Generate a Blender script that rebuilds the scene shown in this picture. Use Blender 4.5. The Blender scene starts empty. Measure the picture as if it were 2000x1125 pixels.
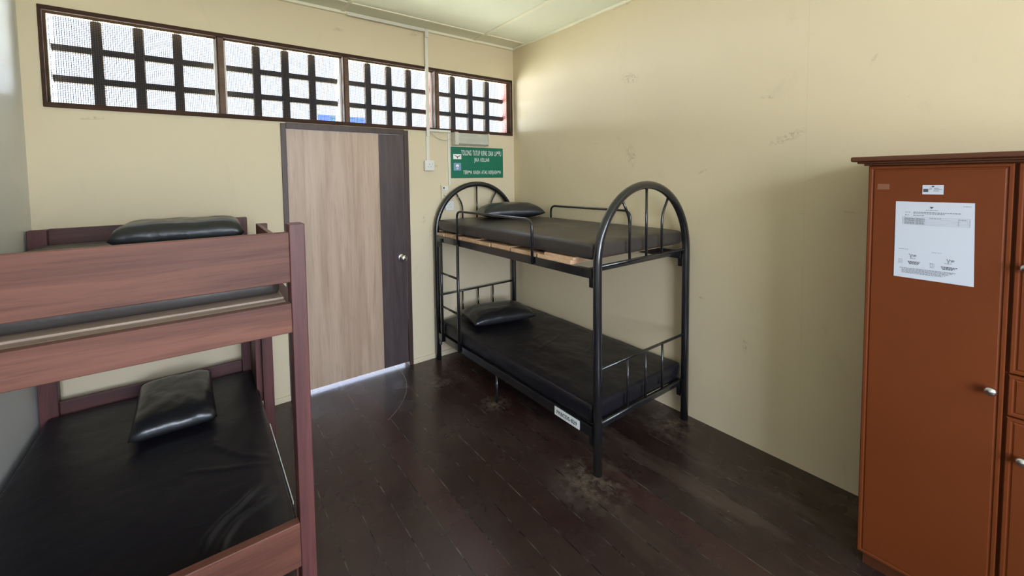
import bpy, bmesh, math, random
from mathutils import Vector, Matrix, noise
random.seed(7)
S = bpy.context.scene
COL = S.collection

# ------------------------------------------------------------------ camera
RES_X, RES_Y = 2000, 1125
FPX, CX, CY = 801.78, 964.6, 389.4
YAW, PITCH, ROLL = 0.6233, -0.0508, -0.0137
CAM = Vector((-2.7073, -3.3941, 1.6691))
fw = Vector((math.sin(YAW)*math.cos(PITCH), math.cos(YAW)*math.cos(PITCH), math.sin(PITCH)))
rt = Vector((math.cos(YAW), -math.sin(YAW), 0.0))
up = rt.cross(fw)
r2 = rt*math.cos(ROLL) + up*math.sin(ROLL)
u2 = -rt*math.sin(ROLL) + up*math.cos(ROLL)
cd = bpy.data.cameras.new('camera')
cam = bpy.data.objects.new('camera', cd)
COL.objects.link(cam)
M = Matrix(((r2.x, u2.x, -fw.x, CAM.x), (r2.y, u2.y, -fw.y, CAM.y), (r2.z, u2.z, -fw.z, CAM.z), (0, 0, 0, 1)))
cam.matrix_world = M
cd.sensor_width = 36.0
cd.sensor_fit = 'HORIZONTAL'
cd.lens = FPX*36.0/RES_X
cd.shift_x = (RES_X/2 - CX)/RES_X
cd.shift_y = -(RES_Y/2 - CY)/RES_X
cd.clip_start = 0.02
S.camera = cam

# ------------------------------------------------------------------ view
S.view_settings.view_transform = 'Standard'
S.view_settings.look = 'None'
S.view_settings.gamma = 1.0
S.view_settings.use_curve_mapping = False
S.view_settings.exposure = 0.68

# ------------------------------------------------------------------ world: hazy sky, sunlit wall and ground in front, shaded yard behind
W = bpy.data.worlds.new('world'); S.world = W; W.use_nodes = True
nt = W.node_tree; nt.nodes.clear()
tc = nt.nodes.new('ShaderNodeTexCoord'); sp = nt.nodes.new('ShaderNodeSeparateXYZ'); mr = nt.nodes.new('ShaderNodeMapRange')
bg = nt.nodes.new('ShaderNodeBackground'); wo = nt.nodes.new('ShaderNodeOutputWorld')
mr.inputs[1].default_value = -1; mr.inputs[2].default_value = 1
nt.links.new(tc.outputs['Generated'], sp.inputs[0]); nt.links.new(sp.outputs['Z'], mr.inputs[0])
K = 10.0
def wramp(stops):      # (elevation in degrees, radiance rgb)
    r = nt.nodes.new('ShaderNodeValToRGB'); e = r.color_ramp.elements
    ps = [((math.sin(math.radians(d))+1)/2, tuple(x/K for x in c)) for d, c in stops]
    e[0].position = ps[0][0]; e[0].color = (*ps[0][1], 1); e[1].position = ps[-1][0]; e[1].color = (*ps[-1][1], 1)
    for p, c in ps[1:-1]: q = e.new(p); q.color = (*c, 1)
    nt.links.new(mr.outputs[0], r.inputs[0]); return r.outputs[0]
front = wramp([(-90, (26, 28, 22)), (-16, (28, 30, 27)), (-9, (28, 31, 35)), (3.0, (29, 33, 39.5)), (5.0, (1.35, 1.5, 1.75)), (24, (1.5, 1.7, 2.05)), (32, (5.5, 6.2, 7.8)), (90, (4, 5.2, 7.6))])
rear = wramp([(-90, (6, 6.4, 5.4)), (-4, (8, 8.4, 8.2)), (2, (12, 13.4, 15.6)), (22, (13.5, 15.4, 18.6)), (35, (5, 6.0, 8)), (90, (2.5, 3.2, 4.8))])
m2 = nt.nodes.new('ShaderNodeMapRange'); m2.inputs[1].default_value = -0.08; m2.inputs[2].default_value = 0.08; nt.links.new(sp.outputs['Y'], m2.inputs[0])
mx = nt.nodes.new('ShaderNodeMix'); mx.data_type = 'RGBA'; nt.links.new(m2.outputs[0], mx.inputs[0]); nt.links.new(rear, mx.inputs[6]); nt.links.new(front, mx.inputs[7])
nt.links.new(mx.outputs[2], bg.inputs[0]); bg.inputs[1].default_value = K; nt.links.new(bg.outputs[0], wo.inputs[0])

def portal(name, loc, rot, sx, sy):
    d = bpy.data.lights.new(name, 'AREA'); d.shape = 'RECTANGLE'; d.size = sx; d.size_y = sy
    d.cycles.is_portal = True
    o = bpy.data.objects.new(name, d); o.location = loc; o.rotation_euler = rot; COL.objects.link(o)
H = 3.0085; WL = -3.48; YR = -5.6           # ceiling height, left wall, rear wall
portal('window_daylight', (-1.71, 0.2, 2.395), (math.radians(-90), 0, 0), 3.4, 0.58)
portal('rear_window_daylight', (-1.74, YR-0.16, 2.42), (math.radians(90), 0, 0), 3.3, 0.64)
portal('fill_window_portal', (-2.35, YR-0.16, 1.4), (math.radians(90), 0, 0), 1.9, 1.1)  # portal of the lower rear window added for fill light
portal('door_gap_daylight', (-1.7, 0.16, 0.03), (math.radians(-90), 0, 0), 0.95, 0.06)

# ------------------------------------------------------------------ material helpers
def mat(name, col, rough=0.5, metal=0.0, spec=0.5, build=None, coat=0.0):
    m = bpy.data.materials.new(name); m.use_nodes = True
    t = m.node_tree; b = t.nodes['Principled BSDF']
    b.inputs['Base Color'].default_value = (*col, 1); b.inputs['Roughness'].default_value = rough
    b.inputs['Metallic'].default_value = metal; b.inputs['Specular IOR Level'].default_value = spec
    b.inputs['Coat Weight'].default_value = coat
    if build: build(t, b)
    return m
def N(t, kind, **kw):
    n = t.nodes.new(kind)
    for k, v in kw.items():
        if k in n.inputs.keys(): n.inputs[k].default_value = v
        else: setattr(n, k, v)
    return n
def coords(t, scale=(1, 1, 1), rot=(0, 0, 0), out='Object'):
    c = N(t, 'ShaderNodeTexCoord'); mp = N(t, 'ShaderNodeMapping')
    mp.inputs['Scale'].default_value = scale; mp.inputs['Rotation'].default_value = rot
    t.links.new(c.outputs[out], mp.inputs[0]); return mp.outputs[0]
def noise_n(t, vec, scale, detail=4, rough=0.55, dist=0.0):
    n = N(t, 'ShaderNodeTexNoise'); n.inputs['Scale'].default_value = scale; n.inputs['Detail'].default_value = detail
    n.inputs['Roughness'].default_value = rough; n.inputs['Distortion'].default_value = dist
    t.links.new(vec, n.inputs['Vector']); return n.outputs['Fac']
def rampn(t, fac, stops):
    r = N(t, 'ShaderNodeValToRGB'); e = r.color_ramp.elements
    e[0].position = stops[0][0]; e[0].color = (*stops[0][1], 1)
    e[1].position = stops[-1][0]; e[1].color = (*stops[-1][1], 1)
    for p, c in stops[1:-1]:
        q = e.new(p); q.color = (*c, 1)
    t.links.new(fac, r.inputs[0]); return r.outputs[0]
def mix(t, a, b, fac, mode='MIX'):
    n = N(t, 'ShaderNodeMix', data_type='RGBA', blend_type=mode)
    for i, v in ((6, a), (7, b)):
        if hasattr(v, 'is_output'): t.links.new(v, n.inputs[i])
        else: n.inputs[i].default_value = (*v, 1)
    if hasattr(fac, 'is_output'): t.links.new(fac, n.inputs[0])
    else: n.inputs[0].default_value = fac
    return n.outputs[2]
def math_n(t, op, a, b=0.0, clamp=False):
    n = N(t, 'ShaderNodeMath', operation=op); n.use_clamp = clamp
    for i, v in ((0, a), (1, b)):
        if hasattr(v, 'is_output'): t.links.new(v, n.inputs[i])
        else: n.inputs[i].default_value = v
    return n.outputs[0]
def bump(t, b, h, strength=0.1, dist=0.01):
    n = N(t, 'ShaderNodeBump'); n.inputs['Strength'].default_value = strength; n.inputs['Distance'].default_value = dist
    t.links.new(h, n.inputs['Height']); t.links.new(n.outputs[0], b.inputs['Normal'])

def paint(base, dirt, amt=0.5, seam=None, marks=(), hax=1):
    def f(t, b):
        v = coords(t)
        big = noise_n(t, v, 1.1, 3, 0.5)
        c = mix(t, tuple(x*0.94 for x in base), tuple(min(1, x*1.05) for x in base), big)
        sc = coords(t, (1, 1, 0.45))
        blot = rampn(t, noise_n(t, sc, 5.0, 6, 0.7, 0.6), [(0.60, (0, 0, 0)), (0.76, (1, 1, 1))])
        c = mix(t, c, dirt, math_n(t, 'MULTIPLY', blot, 0.22*amt))
        # small scuffs with their own shape
        v2 = coords(t, (1, 1, 2.6), (0.3, 0.2, 0.1))
        sc2 = rampn(t, noise_n(t, v2, 9.0, 8, 0.75, 1.2), [(0.655, (0, 0, 0)), (0.70, (1, 1, 1))])
        msk = rampn(t, noise_n(t, coords(t, (1, 1, 1)), 1.7, 2), [(0.52, (0, 0, 0)), (0.62, (1, 1, 1))])
        c = mix(t, c, (0.13, 0.11, 0.07), math_n(t, 'MULTIPLY', math_n(t, 'MULTIPLY', sc2, msk), 0.40*amt))
        if marks:                  # individual rubbed stains
            gg = N(t, 'ShaderNodeTexCoord'); ss = N(t, 'ShaderNodeSeparateXYZ'); t.links.new(gg.outputs['Object'], ss.inputs[0])
            nn = noise_n(t, coords(t), 45, 5, 0.7, 0.5); nr = rampn(t, nn, [(0.46, (0, 0, 0)), (0.60, (1, 1, 1))])
            tot = None
            for (hh_, zz_, rh, rz, sl) in marks:
                dh = math_n(t, 'SUBTRACT', ss.outputs[hax], hh_); dz = math_n(t, 'SUBTRACT', ss.outputs[2], zz_)
                dz = math_n(t, 'SUBTRACT', dz, math_n(t, 'MULTIPLY', dh, sl))
                a_ = math_n(t, 'DIVIDE', dh, rh); b_ = math_n(t, 'DIVIDE', dz, rz)
                q = math_n(t, 'SUBTRACT', 1.0, math_n(t, 'ADD', math_n(t, 'MULTIPLY', a_, a_), math_n(t, 'MULTIPLY', b_, b_)), True)
                tot = q if tot is None else math_n(t, 'MAXIMUM', tot, q)
            c = mix(t, c, (0.20, 0.155, 0.075), math_n(t, 'MULTIPLY', math_n(t, 'MULTIPLY', tot, nr), 0.38))
        if seam is not None:       # faint vertical board joints
            g = N(t, 'ShaderNodeTexCoord'); s = N(t, 'ShaderNodeSeparateXYZ'); t.links.new(g.outputs['Object'], s.inputs[0])
            fr = math_n(t, 'FRACT', math_n(t, 'DIVIDE', math_n(t, 'ADD', s.outputs[seam], 10*1.171+1.391), 1.171))
            ln = math_n(t, 'LESS_THAN', fr, 0.0028)
            c = mix(t, c, dirt, math_n(t, 'MULTIPLY', ln, 0.13))
        t.links.new(c, b.inputs['Base Color'])
        bump(t, b, noise_n(t, coords(t), 60, 3), 0.08, 0.004)
    return f
def wood(c1, c2, axis, scale=1.0, rough=0.35, fine=0.35):
    st = [18, 18, 18]; st[axis] = 1.1
    def f(t, b):
        oi = N(t, 'ShaderNodeObjectInfo'); cm = N(t, 'ShaderNodeCombineXYZ')
        off = math_n(t, 'MULTIPLY', oi.outputs['Random'], 37.0)
        for i in range(3): t.links.new(off, cm.inputs[i])
        c = N(t, 'ShaderNodeTexCoord'); ad = N(t, 'ShaderNodeVectorMath', operation='ADD')
        t.links.new(c.outputs['Object'], ad.inputs[0]); t.links.new(cm.outputs[0], ad.inputs[1])
        mp = N(t, 'ShaderNodeMapping'); mp.inputs['Scale'].default_value = [s*scale for s in st]
        t.links.new(ad.outputs[0], mp.inputs[0])
        g = noise_n(t, mp.outputs[0], 0.9, 6, 0.62, 0.8)
        col = rampn(t, g, [(0.30, c1), (0.5, tuple((a+b2)/2 for a, b2 in zip(c1, c2))), (0.70, c2)])
        mp2 = N(t, 'ShaderNodeMapping'); mp2.inputs['Scale'].default_value = [s*6*scale for s in st]
        t.links.new(ad.outputs[0], mp2.inputs[0])
        g2 = noise_n(t, mp2.outputs[0], 1.0, 3, 0.6)
        dk = tuple(x*0.55 for x in c1)
        col = mix(t, col, dk, math_n(t, 'MULTIPLY', rampn(t, g2, [(0.5, (0, 0, 0)), (0.75, (1, 1, 1))]), fine))
        t.links.new(col, b.inputs['Base Color'])
        bump(t, b, g2, 0.06, 0.003)
    return f

CREAM = (0.715, 0.60, 0.40)
M_wall = mat('cream_paint', CREAM, 0.62, build=paint(CREAM, (0.42, 0.34, 0.20), 1.0, 1, ((-2.47, 1.88, 0.10, 0.035, -0.35), (-2.27, 0.62, 0.022, 0.06, 0.3), (-1.43, 2.42, 0.09, 0.05, 0.2), (-2.75, 1.47, 0.035, 0.008, 0.1), (-2.55, 1.45, 0.012, 0.006, 0.0), (-1.44, 1.83, 0.05, 0.10, 0.6), (-2.37, 2.12, 0.05, 0.012, 0.1), (-1.4, 2.99, 0.04, 0.02, 0.3), (-2.0, 1.7, 0.05, 0.01, -0.5), (-1.1, 1.95, 0.04, 0.008, 0.1), (-2.83, 2.23, 0.02, 0.02, -1.0), (-2.0, 0.85, 0.03, 0.008, 0.2))), spec=0.35)
M_wallb = mat('cream_paint_back', CREAM, 0.62, build=paint((0.70, 0.60, 0.42), (0.40, 0.34, 0.22), 0.7, None, ((-1.76, 2.86, 0.05, 0.02, 0.1), (-1.05, 1.30, 0.02, 0.05, 0.2), (-0.92, 1.79, 0.02, 0.015, 0.0), (-1.11, 2.95, 0.06, 0.03, 0.4), (-3.2, 2.06, 0.08, 0.012, 0.1), (-0.985, 1.18, 0.018, 0.09, 0.0)), 0), spec=0.35)
M_walll = mat('grey_cream_paint', CREAM, 0.55, build=paint((0.68, 0.68, 0.64), (0.40, 0.40, 0.34), 0.6), spec=0.4)
M_ceil = mat('ceiling_board', (0.72, 0.72, 0.55), 0.7, build=paint((0.79, 0.78, 0.62), (0.42, 0.40, 0.28), 0.9))
M_strip = mat('ceiling_strip_paint', (0.84, 0.79, 0.62), 0.6)
M_reveal = mat('pale_masonry', (0.80, 0.77, 0.72), 0.8)
M_brick = mat('pink_masonry', (0.50, 0.20, 0.17), 0.85)
M_concrete = mat('exterior_concrete', (0.62, 0.64, 0.64), 0.85, build=lambda t, b: bump(t, b, noise_n(t, coords(t), 40), 0.2))
M_frame = mat('dark_brown_frame', (0.060, 0.034, 0.024), 0.8, spec=0.06, build=wood((0.045, 0.026, 0.020), (0.085, 0.048, 0.034), 0, 1.0))
M_framev = mat('dark_brown_jamb', (0.060, 0.034, 0.024), 0.45, build=wood((0.045, 0.026, 0.020), (0.080, 0.045, 0.034), 2, 1.0))
M_rebate = mat('tan_brown_frame', (0.12, 0.065, 0.035), 0.6, build=wood((0.085, 0.045, 0.025), (0.17, 0.095, 0.052), 0, 1.0))
M_lining = mat('brown_frame_lining', (0.036, 0.020, 0.0105), 0.9, spec=0.0)
M_grille = mat('dark_grille_paint', (0.085, 0.065, 0.048), 0.75, spec=0.05)
M_wire = mat('galvanised_wire', (0.020, 0.024, 0.035), 0.8, 0.0, 0.0)
M_doorw = mat('pale_laminate', (0.5, 0.4, 0.3), 0.38, build=wood((0.40, 0.275, 0.19), (0.56, 0.42, 0.32), 2, 0.75, fine=0.28))
M_doord = mat('dark_laminate', (0.05, 0.035, 0.035), 0.35, build=wood((0.045, 0.030, 0.032), (0.10, 0.075, 0.075), 2, 1.0, fine=0.4))
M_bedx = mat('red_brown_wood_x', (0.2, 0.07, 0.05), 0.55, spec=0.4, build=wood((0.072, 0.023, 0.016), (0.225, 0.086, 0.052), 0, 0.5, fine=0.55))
M_bedd = mat('shaded_red_brown_wood', (0.08, 0.03, 0.03), 0.5, build=wood((0.050, 0.018, 0.018), (0.115, 0.040, 0.036), 0, 0.8, fine=0.45))  # darker copy of the bed wood, shade put into its colour
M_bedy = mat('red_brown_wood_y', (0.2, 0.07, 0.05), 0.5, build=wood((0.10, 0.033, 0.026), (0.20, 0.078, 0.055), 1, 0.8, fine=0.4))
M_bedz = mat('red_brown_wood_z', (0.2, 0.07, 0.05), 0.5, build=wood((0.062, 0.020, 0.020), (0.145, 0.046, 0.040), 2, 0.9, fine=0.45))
M_ply = mat('bare_plank', (0.34, 0.25, 0.19), 0.42, build=wood((0.22, 0.155, 0.12), (0.42, 0.31, 0.235), 0, 0.7))
M_slat = mat('pine_slat', (0.60, 0.36, 0.2), 0.6, build=wood((0.62, 0.36, 0.20), (0.84, 0.58, 0.37), 0, 0.8, fine=0.3))
M_metal = mat('black_enamel', (0.012, 0.012, 0.014), 0.24, 0.0, 0.6, coat=0.4)
def vinyl(t, b):
    v = coords(t)
    n1 = noise_n(t, v, 7, 4, 0.5, 0.4)
    n2 = noise_n(t, v, 160, 2, 0.5)
    h = math_n(t, 'ADD', n1, math_n(t, 'MULTIPLY', n2, 0.06))
    bump(t, b, h, 0.22, 0.02)
    r = rampn(t, noise_n(t, v, 3, 4), [(0.3, (0.34,)*3), (0.7, (0.46,)*3)])
    t.links.new(r, b.inputs['Roughness'])
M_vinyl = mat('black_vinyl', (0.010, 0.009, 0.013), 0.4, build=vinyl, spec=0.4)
M_vinyl2 = mat('black_vinyl_sheen', (0.048, 0.040, 0.036), 0.4, build=vinyl, spec=0.5)  # brownish grey reflection on the upper decks put into the base colour
M_pil = mat('black_leatherette', (0.014, 0.015, 0.017), 0.3, spec=0.55, build=lambda t, b: bump(t, b, noise_n(t, coords(t), 14, 4, 0.5, 0.5), 0.25, 0.012))
def cabf(t, b):
    v = coords(t, (1, 1, 1))
    c = mix(t, (0.130, 0.027, 0.0055), (0.172, 0.042, 0.009), noise_n(t, v, 2.2, 4))
    g = noise_n(t, coords(t, (260, 260, 60)), 1.0, 2)
    c = mix(t, c, (0.13, 0.030, 0.008), math_n(t, 'MULTIPLY', g, 0.35))
    t.links.new(c, b.inputs['Base Color'])
M_cab = mat('reddish_brown_laminate', (0.2, 0.06, 0.02), 0.5, spec=0.2, build=cabf)
M_corn = mat('dark_cornice_laminate', (0.085, 0.024, 0.007), 0.45)
M_knob = mat('brushed_steel', (0.72, 0.70, 0.70), 0.25, 1.0)
M_white = mat('white_plastic', (0.74, 0.74, 0.70), 0.4)
M_hinge = mat('painted_hinge', (0.45, 0.36, 0.30), 0.5)
M_trunk = mat('white_trunking', (0.72, 0.70, 0.62), 0.45)
M_dirtyw = mat('yellowed_plastic', (0.66, 0.60, 0.44), 0.45)
M_black = mat('black_plastic', (0.02, 0.02, 0.02), 0.5)
M_green = mat('green_sign_board', (0.0, 0.155, 0.09), 0.45)
M_signw = mat('sign_white', (0.88, 0.90, 0.88), 0.5)
M_signb = mat('sign_blue', (0.22, 0.34, 0.55), 0.5)
M_paper = mat('paper_sheet', (0.56, 0.59, 0.66), 0.6)
M_ink = mat('grey_ink', (0.20, 0.21, 0.24), 0.7)
M_inkd = mat('dark_ink', (0.06, 0.06, 0.07), 0.7)
M_tape = mat('brown_tape_residue', (0.22, 0.085, 0.04), 0.6)
M_lamp = mat('lamp_housing', (0.60, 0.57, 0.47), 0.45)
def diff(t, b):
    c = mix(t, (0.36, 0.36, 0.30), (0.62, 0.62, 0.55), noise_n(t, coords(t, (1, 1, 3)), 9, 5, 0.6))
    t.links.new(c, b.inputs['Base Color'])
M_diff = mat('dusty_diffuser', (0.5, 0.5, 0.45), 0.3, build=diff)
M_blue = mat('blue_sheet', (0.002, 0.022, 0.22), 0.6)
M_steel = mat('grey_post', (0.4, 0.4, 0.4), 0.5)

def floorf(t, b):
    g = N(t, 'ShaderNodeTexCoord'); s = N(t, 'ShaderNodeSeparateXYZ'); t.links.new(g.outputs['Object'], s.inputs[0])
    X, Y = s.outputs[0], s.outputs[1]
    u = math_n(t, 'DIVIDE', math_n(t, 'ADD', X, 1.397+0.1427*40), 0.1427)
    fr = math_n(t, 'FRACT', u); idx = math_n(t, 'FLOOR', u)
    wn = N(t, 'ShaderNodeTexWhiteNoise', noise_dimensions='1D'); t.links.new(idx, wn.inputs['W'])
    base = rampn(t, wn.outputs['Value'], [(0.0, (0.019, 0.0085, 0.0085)), (0.5, (0.025, 0.0115, 0.0105)), (1.0, (0.038, 0.0095, 0.0105))])
    gr = noise_n(t, coords(t, (30, 1.5, 1)), 1.0, 4, 0.5, 0.0)
    base = mix(t, base, (0.036, 0.019, 0.015), math_n(t, 'MULTIPLY', gr, 0.45))
    # dust and wear, patches with their own shapes
    du = rampn(t, noise_n(t, coords(t), 2.3, 5, 0.6, 0.0), [(0.30, (0, 0, 0)), (0.85, (1, 1, 1))])
    base = mix(t, base, (0.105, 0.078, 0.060), math_n(t, 'MULTIPLY', du, 0.34))
    def spot(cx_, cy_, r):
        dx = math_n(t, 'SUBTRACT', X, cx_); dy = math_n(t, 'SUBTRACT', Y, cy_)
        d = math_n(t, 'SQRT', math_n(t, 'ADD', math_n(t, 'MULTIPLY', dx, dx), math_n(t, 'MULTIPLY', dy, dy)))
        return d
    sm = noise_n(t, coords(t), 16, 6, 0.7, 0.15)
    for (a, c_, r) in ((-1.02, -1.93, 0.26), (-0.98, -0.98, 0.14), (-1.15, -0.45, 0.16), (-0.2, -1.9, 0.22)):
        d = spot(a, c_, r)
        k = math_n(t, 'SUBTRACT', 1.0, math_n(t, 'DIVIDE', d, r), True)
        k = math_n(t, 'MULTIPLY', k, rampn(t, sm, [(0.42, (0, 0, 0)), (0.66, (1, 1, 1))]))
        base = mix(t, base, (0.22, 0.18, 0.13), math_n(t, 'MULTIPLY', k, 0.75))
    sme = rampn(t, noise_n(t, coords(t, (3.2, 0.7, 1), (0, 0, 0.18)), 1.6, 5, 0.6, 0.1), [(0.50, (0, 0, 0)), (0.72, (1, 1, 1))])
    zone = math_n(t, 'MULTIPLY', math_n(t, 'ADD', X, 1.35), 2.0, True)
    base = mix(t, base, (0.15, 0.115, 0.085), math_n(t, 'MULTIPLY', math_n(t, 'MULTIPLY', sme, zone), 0.45))
    # arc scratched by the swinging door
    d = spot(-2.18, 0.0, 0.85)
    ring = math_n(t, 'SUBTRACT', 1.0, math_n(t, 'DIVIDE', math_n(t, 'ABSOLUTE', math_n(t, 'SUBTRACT', d, 0.845)), 0.006), True)
    ang = math_n(t, 'GREATER_THAN', X, -1.70)
    ring = math_n(t, 'MULTIPLY', ring, ang)
    base = mix(t, base, (0.24, 0.21, 0.19), math_n(t, 'MULTIPLY', ring, 0.6))
    gap = math_n(t, 'LESS_THAN', math_n(t, 'ABSOLUTE', math_n(t, 'SUBTRACT', fr, 0.5)), 0.482)
    edge = math_n(t, 'SUBTRACT', 1.0, gap)
    dust2 = rampn(t, noise_n(t, coords(t, (1, 3, 1)), 4, 5), [(0.44, (0.003, 0.002, 0.002)), (0.64, (0.13, 0.11, 0.09))])
    base = mix(t, base, dust2, math_n(t, 'MULTIPLY', edge, 0.8))
    t.links.new(base, b.inputs['Base Color'])
    ro = rampn(t, noise_n(t, coords(t), 4, 3, 0.5), [(0.3, (0.22,)*3), (0.72, (0.31,)*3)])
    t.links.new(ro, b.inputs['Roughness'])
    hh = math_n(t, 'ADD', math_n(t, 'MULTIPLY', gap, 0.6), math_n(t, 'MULTIPLY', gr, 0.12))
    bump(t, b, hh, 0.12, 0.003)
M_floor = mat('dark_plank_floor', (0.03, 0.015, 0.012), 0.3, build=floorf, spec=0.5)

# ------------------------------------------------------------------ mesh helpers
def bx(bm, x0, x1, y0, y1, z0, z1, bev=0.0, seg=2):
    r = bmesh.ops.create_cube(bm, size=1.0)
    vs = r['verts']
    for v in vs:
        v.co = Vector(((x0+x1)/2 + v.co.x*(x1-x0), (y0+y1)/2 + v.co.y*(y1-y0), (z0+z1)/2 + v.co.z*(z1-z0)))
    if bev > 0:
        es = list({e for v in vs for e in v.link_edges})
        bmesh.ops.bevel(bm, geom=es, offset=bev, segments=seg, profile=0.5, affect='EDGES')
    return bm
def tube(bm, pts, r, n=14, caps=True):
    pts = [Vector(p) for p in pts]; rings = []
    t0 = (pts[1]-pts[0]).normalized()
    ref = Vector((0, 0, 1)) if abs(t0.z) < 0.9 else Vector((1, 0, 0))
    nrm = t0.cross(ref).normalized()
    for i, p in enumerate(pts):
        a = (pts[i]-pts[i-1]).normalized() if i > 0 else None
        b = (pts[i+1]-pts[i]).normalized() if i < len(pts)-1 else None
        tg = ((a or b) + (b or a)).normalized()
        nrm = (nrm - tg*nrm.dot(tg)).normalized(); bi = tg.cross(nrm)
        k = 1.0
        if a is not None and b is not None: k = 1/max(0.6, math.cos(a.angle(b)/2))
        rings.append([bm.verts.new(p + (nrm*math.cos(2*math.pi*j/n) + bi*math.sin(2*math.pi*j/n))*r) for j in range(n)])
    for i in range(len(rings)-1):
        for j in range(n):
            f = bm.faces.new((rings[i][j], rings[i][(j+1) % n], rings[i+1][(j+1) % n], rings[i+1][j])); f.smooth = True
    if caps:
        bm.faces.new(rings[0][::-1]); bm.faces.new(rings[-1])
    return bm
def round_path(pts, rad, n=6):
    pts = [Vector(p) for p in pts]; out = [pts[0]]
    for i in range(1, len(pts)-1):
        a = (pts[i-1]-pts[i]); b = (pts[i+1]-pts[i]); ra = min(rad, a.length*0.49, b.length*0.49)
        p0 = pts[i]+a.normalized()*ra; p1 = pts[i]+b.normalized()*ra
        for k in range(n+1):
            s = k/n; out.append(p0*(1-s)**2 + pts[i]*2*s*(1-s) + p1*s*s)
    out.append(pts[-1]); return out
def lathe(bm, prof, origin, axis, n=24):
    axis = Vector(axis).normalized(); ref = Vector((0, 0, 1)) if abs(axis.z) < 0.9 else Vector((1, 0, 0))
    a = axis.cross(ref).normalized(); b = axis.cross(a); origin = Vector(origin); rings = []
    for (h, r) in prof:
        rings.append([bm.verts.new(origin + axis*h + (a*math.cos(2*math.pi*j/n)+b*math.sin(2*math.pi*j/n))*max(r, 1e-4)) for j in range(n)])
    for i in range(len(rings)-1):
        for j in range(n):
            f = bm.faces.new((rings[i][j], rings[i][(j+1) % n], rings[i+1][(j+1) % n], rings[i+1][j])); f.smooth = True
    bm.faces.new(rings[0][::-1]); bm.faces.new(rings[-1]); return bm
def nb(): return bmesh.new()
def obj(name, bm, m, parent=None, label=None):
    bmesh.ops.recalc_face_normals(bm, faces=bm.faces)
    me = bpy.data.meshes.new(name); 
    if parent is not None:
        bm.transform(Matrix.Translation(-Vector(world_loc(parent))))
    bm.to_mesh(me); bm.free()
    me.materials.append(m)
    o = bpy.data.objects.new(name, me); COL.objects.link(o)
    if parent is not None: o.parent = parent
    if label: o['label'] = label
    return o
def world_loc(o):
    v = Vector(o.location)
    while o.parent: o = o.parent; v = v + Vector(o.location)
    return v
def tag(o, label, cat, group=None):
    o['label'] = label; o['category'] = cat
    if group: o['group'] = group
    return o
def thing(name, loc, label, cat, group=None):
    o = bpy.data.objects.new(name, None); o.location = loc; o.empty_display_size = 0.05; COL.objects.link(o)
    return tag(o, label, cat, group)
def struct(name, bm=None, m=None, loc=(0, 0, 0)):
    if bm is None:
        o = bpy.data.objects.new(name, None); o.location = loc; COL.objects.link(o)
    else: o = obj(name, bm, m)
    o['kind'] = 'structure'; return o
def B(*a, **k): return bx(nb(), *a, **k)

# ------------------------------------------------------------------ room shell
struct('floor', B(WL-0.15, 0.15, YR-0.15, 0.15, -0.12, 0.0), M_floor)
b = B(WL-0.15, 0.15, YR-0.15, 0.15, H, H+0.1)
struct('ceiling', b, M_ceil)
b = nb()                                             # cover strips on ceiling joints
for x in (-1.73, -0.49, -2.96): bx(b, x-0.016, x+0.016, YR, 0, H-0.008, H+0.002, 0.002)
for y in (-0.20, -1.42, -2.64, -3.86, -5.08): bx(b, WL, 0, y-0.016, y+0.016, H-0.0085, H+0.002, 0.002)
struct('trim_1', b, M_strip)
b = nb(); bx(b, WL, 0, -0.028, 0, H-0.022, H, 0.004); bx(b, -0.024, 0, YR, -0.028, H-0.020, H, 0.004)
bx(b, WL, WL+0.024, YR, -0.028, H-0.020, H, 0.004)
struct('trim_2', b, M_strip)
WX0, WX1, WZ0, WZ1 = -3.400, -0.022, 2.110, 2.680     # clerestory frame, outer
DX0, DX1, DZ = -2.200, -1.192, 2.100                  # door frame, outer
b = nb()
bx(b, WL-0.15, WX0+0.01, 0, 0.15, 0, H); bx(b, WX1-0.01, 0.15, 0, 0.15, 0, H)
bx(b, WX0+0.01, WX1-0.01, 0, 0.15, WZ1-0.01, H)
bx(b, WX0+0.01, DX0+0.01, 0, 0.15, 0, WZ0+0.01); bx(b, DX1-0.01, WX1-0.01, 0, 0.15, 0, WZ0+0.01)
bx(b, DX0+0.01, DX1-0.01, 0, 0.15, DZ-0.012, WZ0+0.01)
struct('wall_back', b, M_wallb)
struct('wall_right', B(0, 0.15, YR-0.15, 0, 0, H), M_wall)
struct('wall_left', B(WL-0.15, WL, YR-0.15, 0, 0, H), M_walll)
b = nb()                                              # rear wall, behind the camera: a clerestory, and a lower window added for fill light
bx(b, WL, 0, YR-0.15, YR, 0, 0.85); bx(b, WL, 0, YR-0.15, YR, 1.95, 2.11); bx(b, WL, 0, YR-0.15, YR, 2.73, H)
bx(b, WL, WL+0.1, YR-0.15, YR, 2.11, 2.73); bx(b, -0.1, 0, YR-0.15, YR, 2.11, 2.73)
bx(b, WL, -3.3, YR-0.15, YR, 0.85, 1.95); bx(b, -1.4, 0, YR-0.15, YR, 0.85, 1.95)
struct('wall_rear', b, M_wall)
w2 = struct('window_2', loc=(-1.74, YR, 2.11))
b = nb()
for z in (2.11, 2.70): bx(b, WL+0.1, -0.1, YR-0.09, YR-0.04, z, z+0.03)
for z in (2.30, 2.49): bx(b, WL+0.1, -0.1, YR-0.08, YR-0.05, z, z+0.035)
for k in range(17): x = WL+0.1+k*0.203; bx(b, x, x+0.034, YR-0.09, YR-0.04, 2.14, 2.70)
obj('window_frame', b, M_frame, w2)
w3 = struct('fill_window', loc=(-2.35, YR, 0.85))  # unseen lower window, added to brighten the lower part of the room
b = nb()
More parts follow.
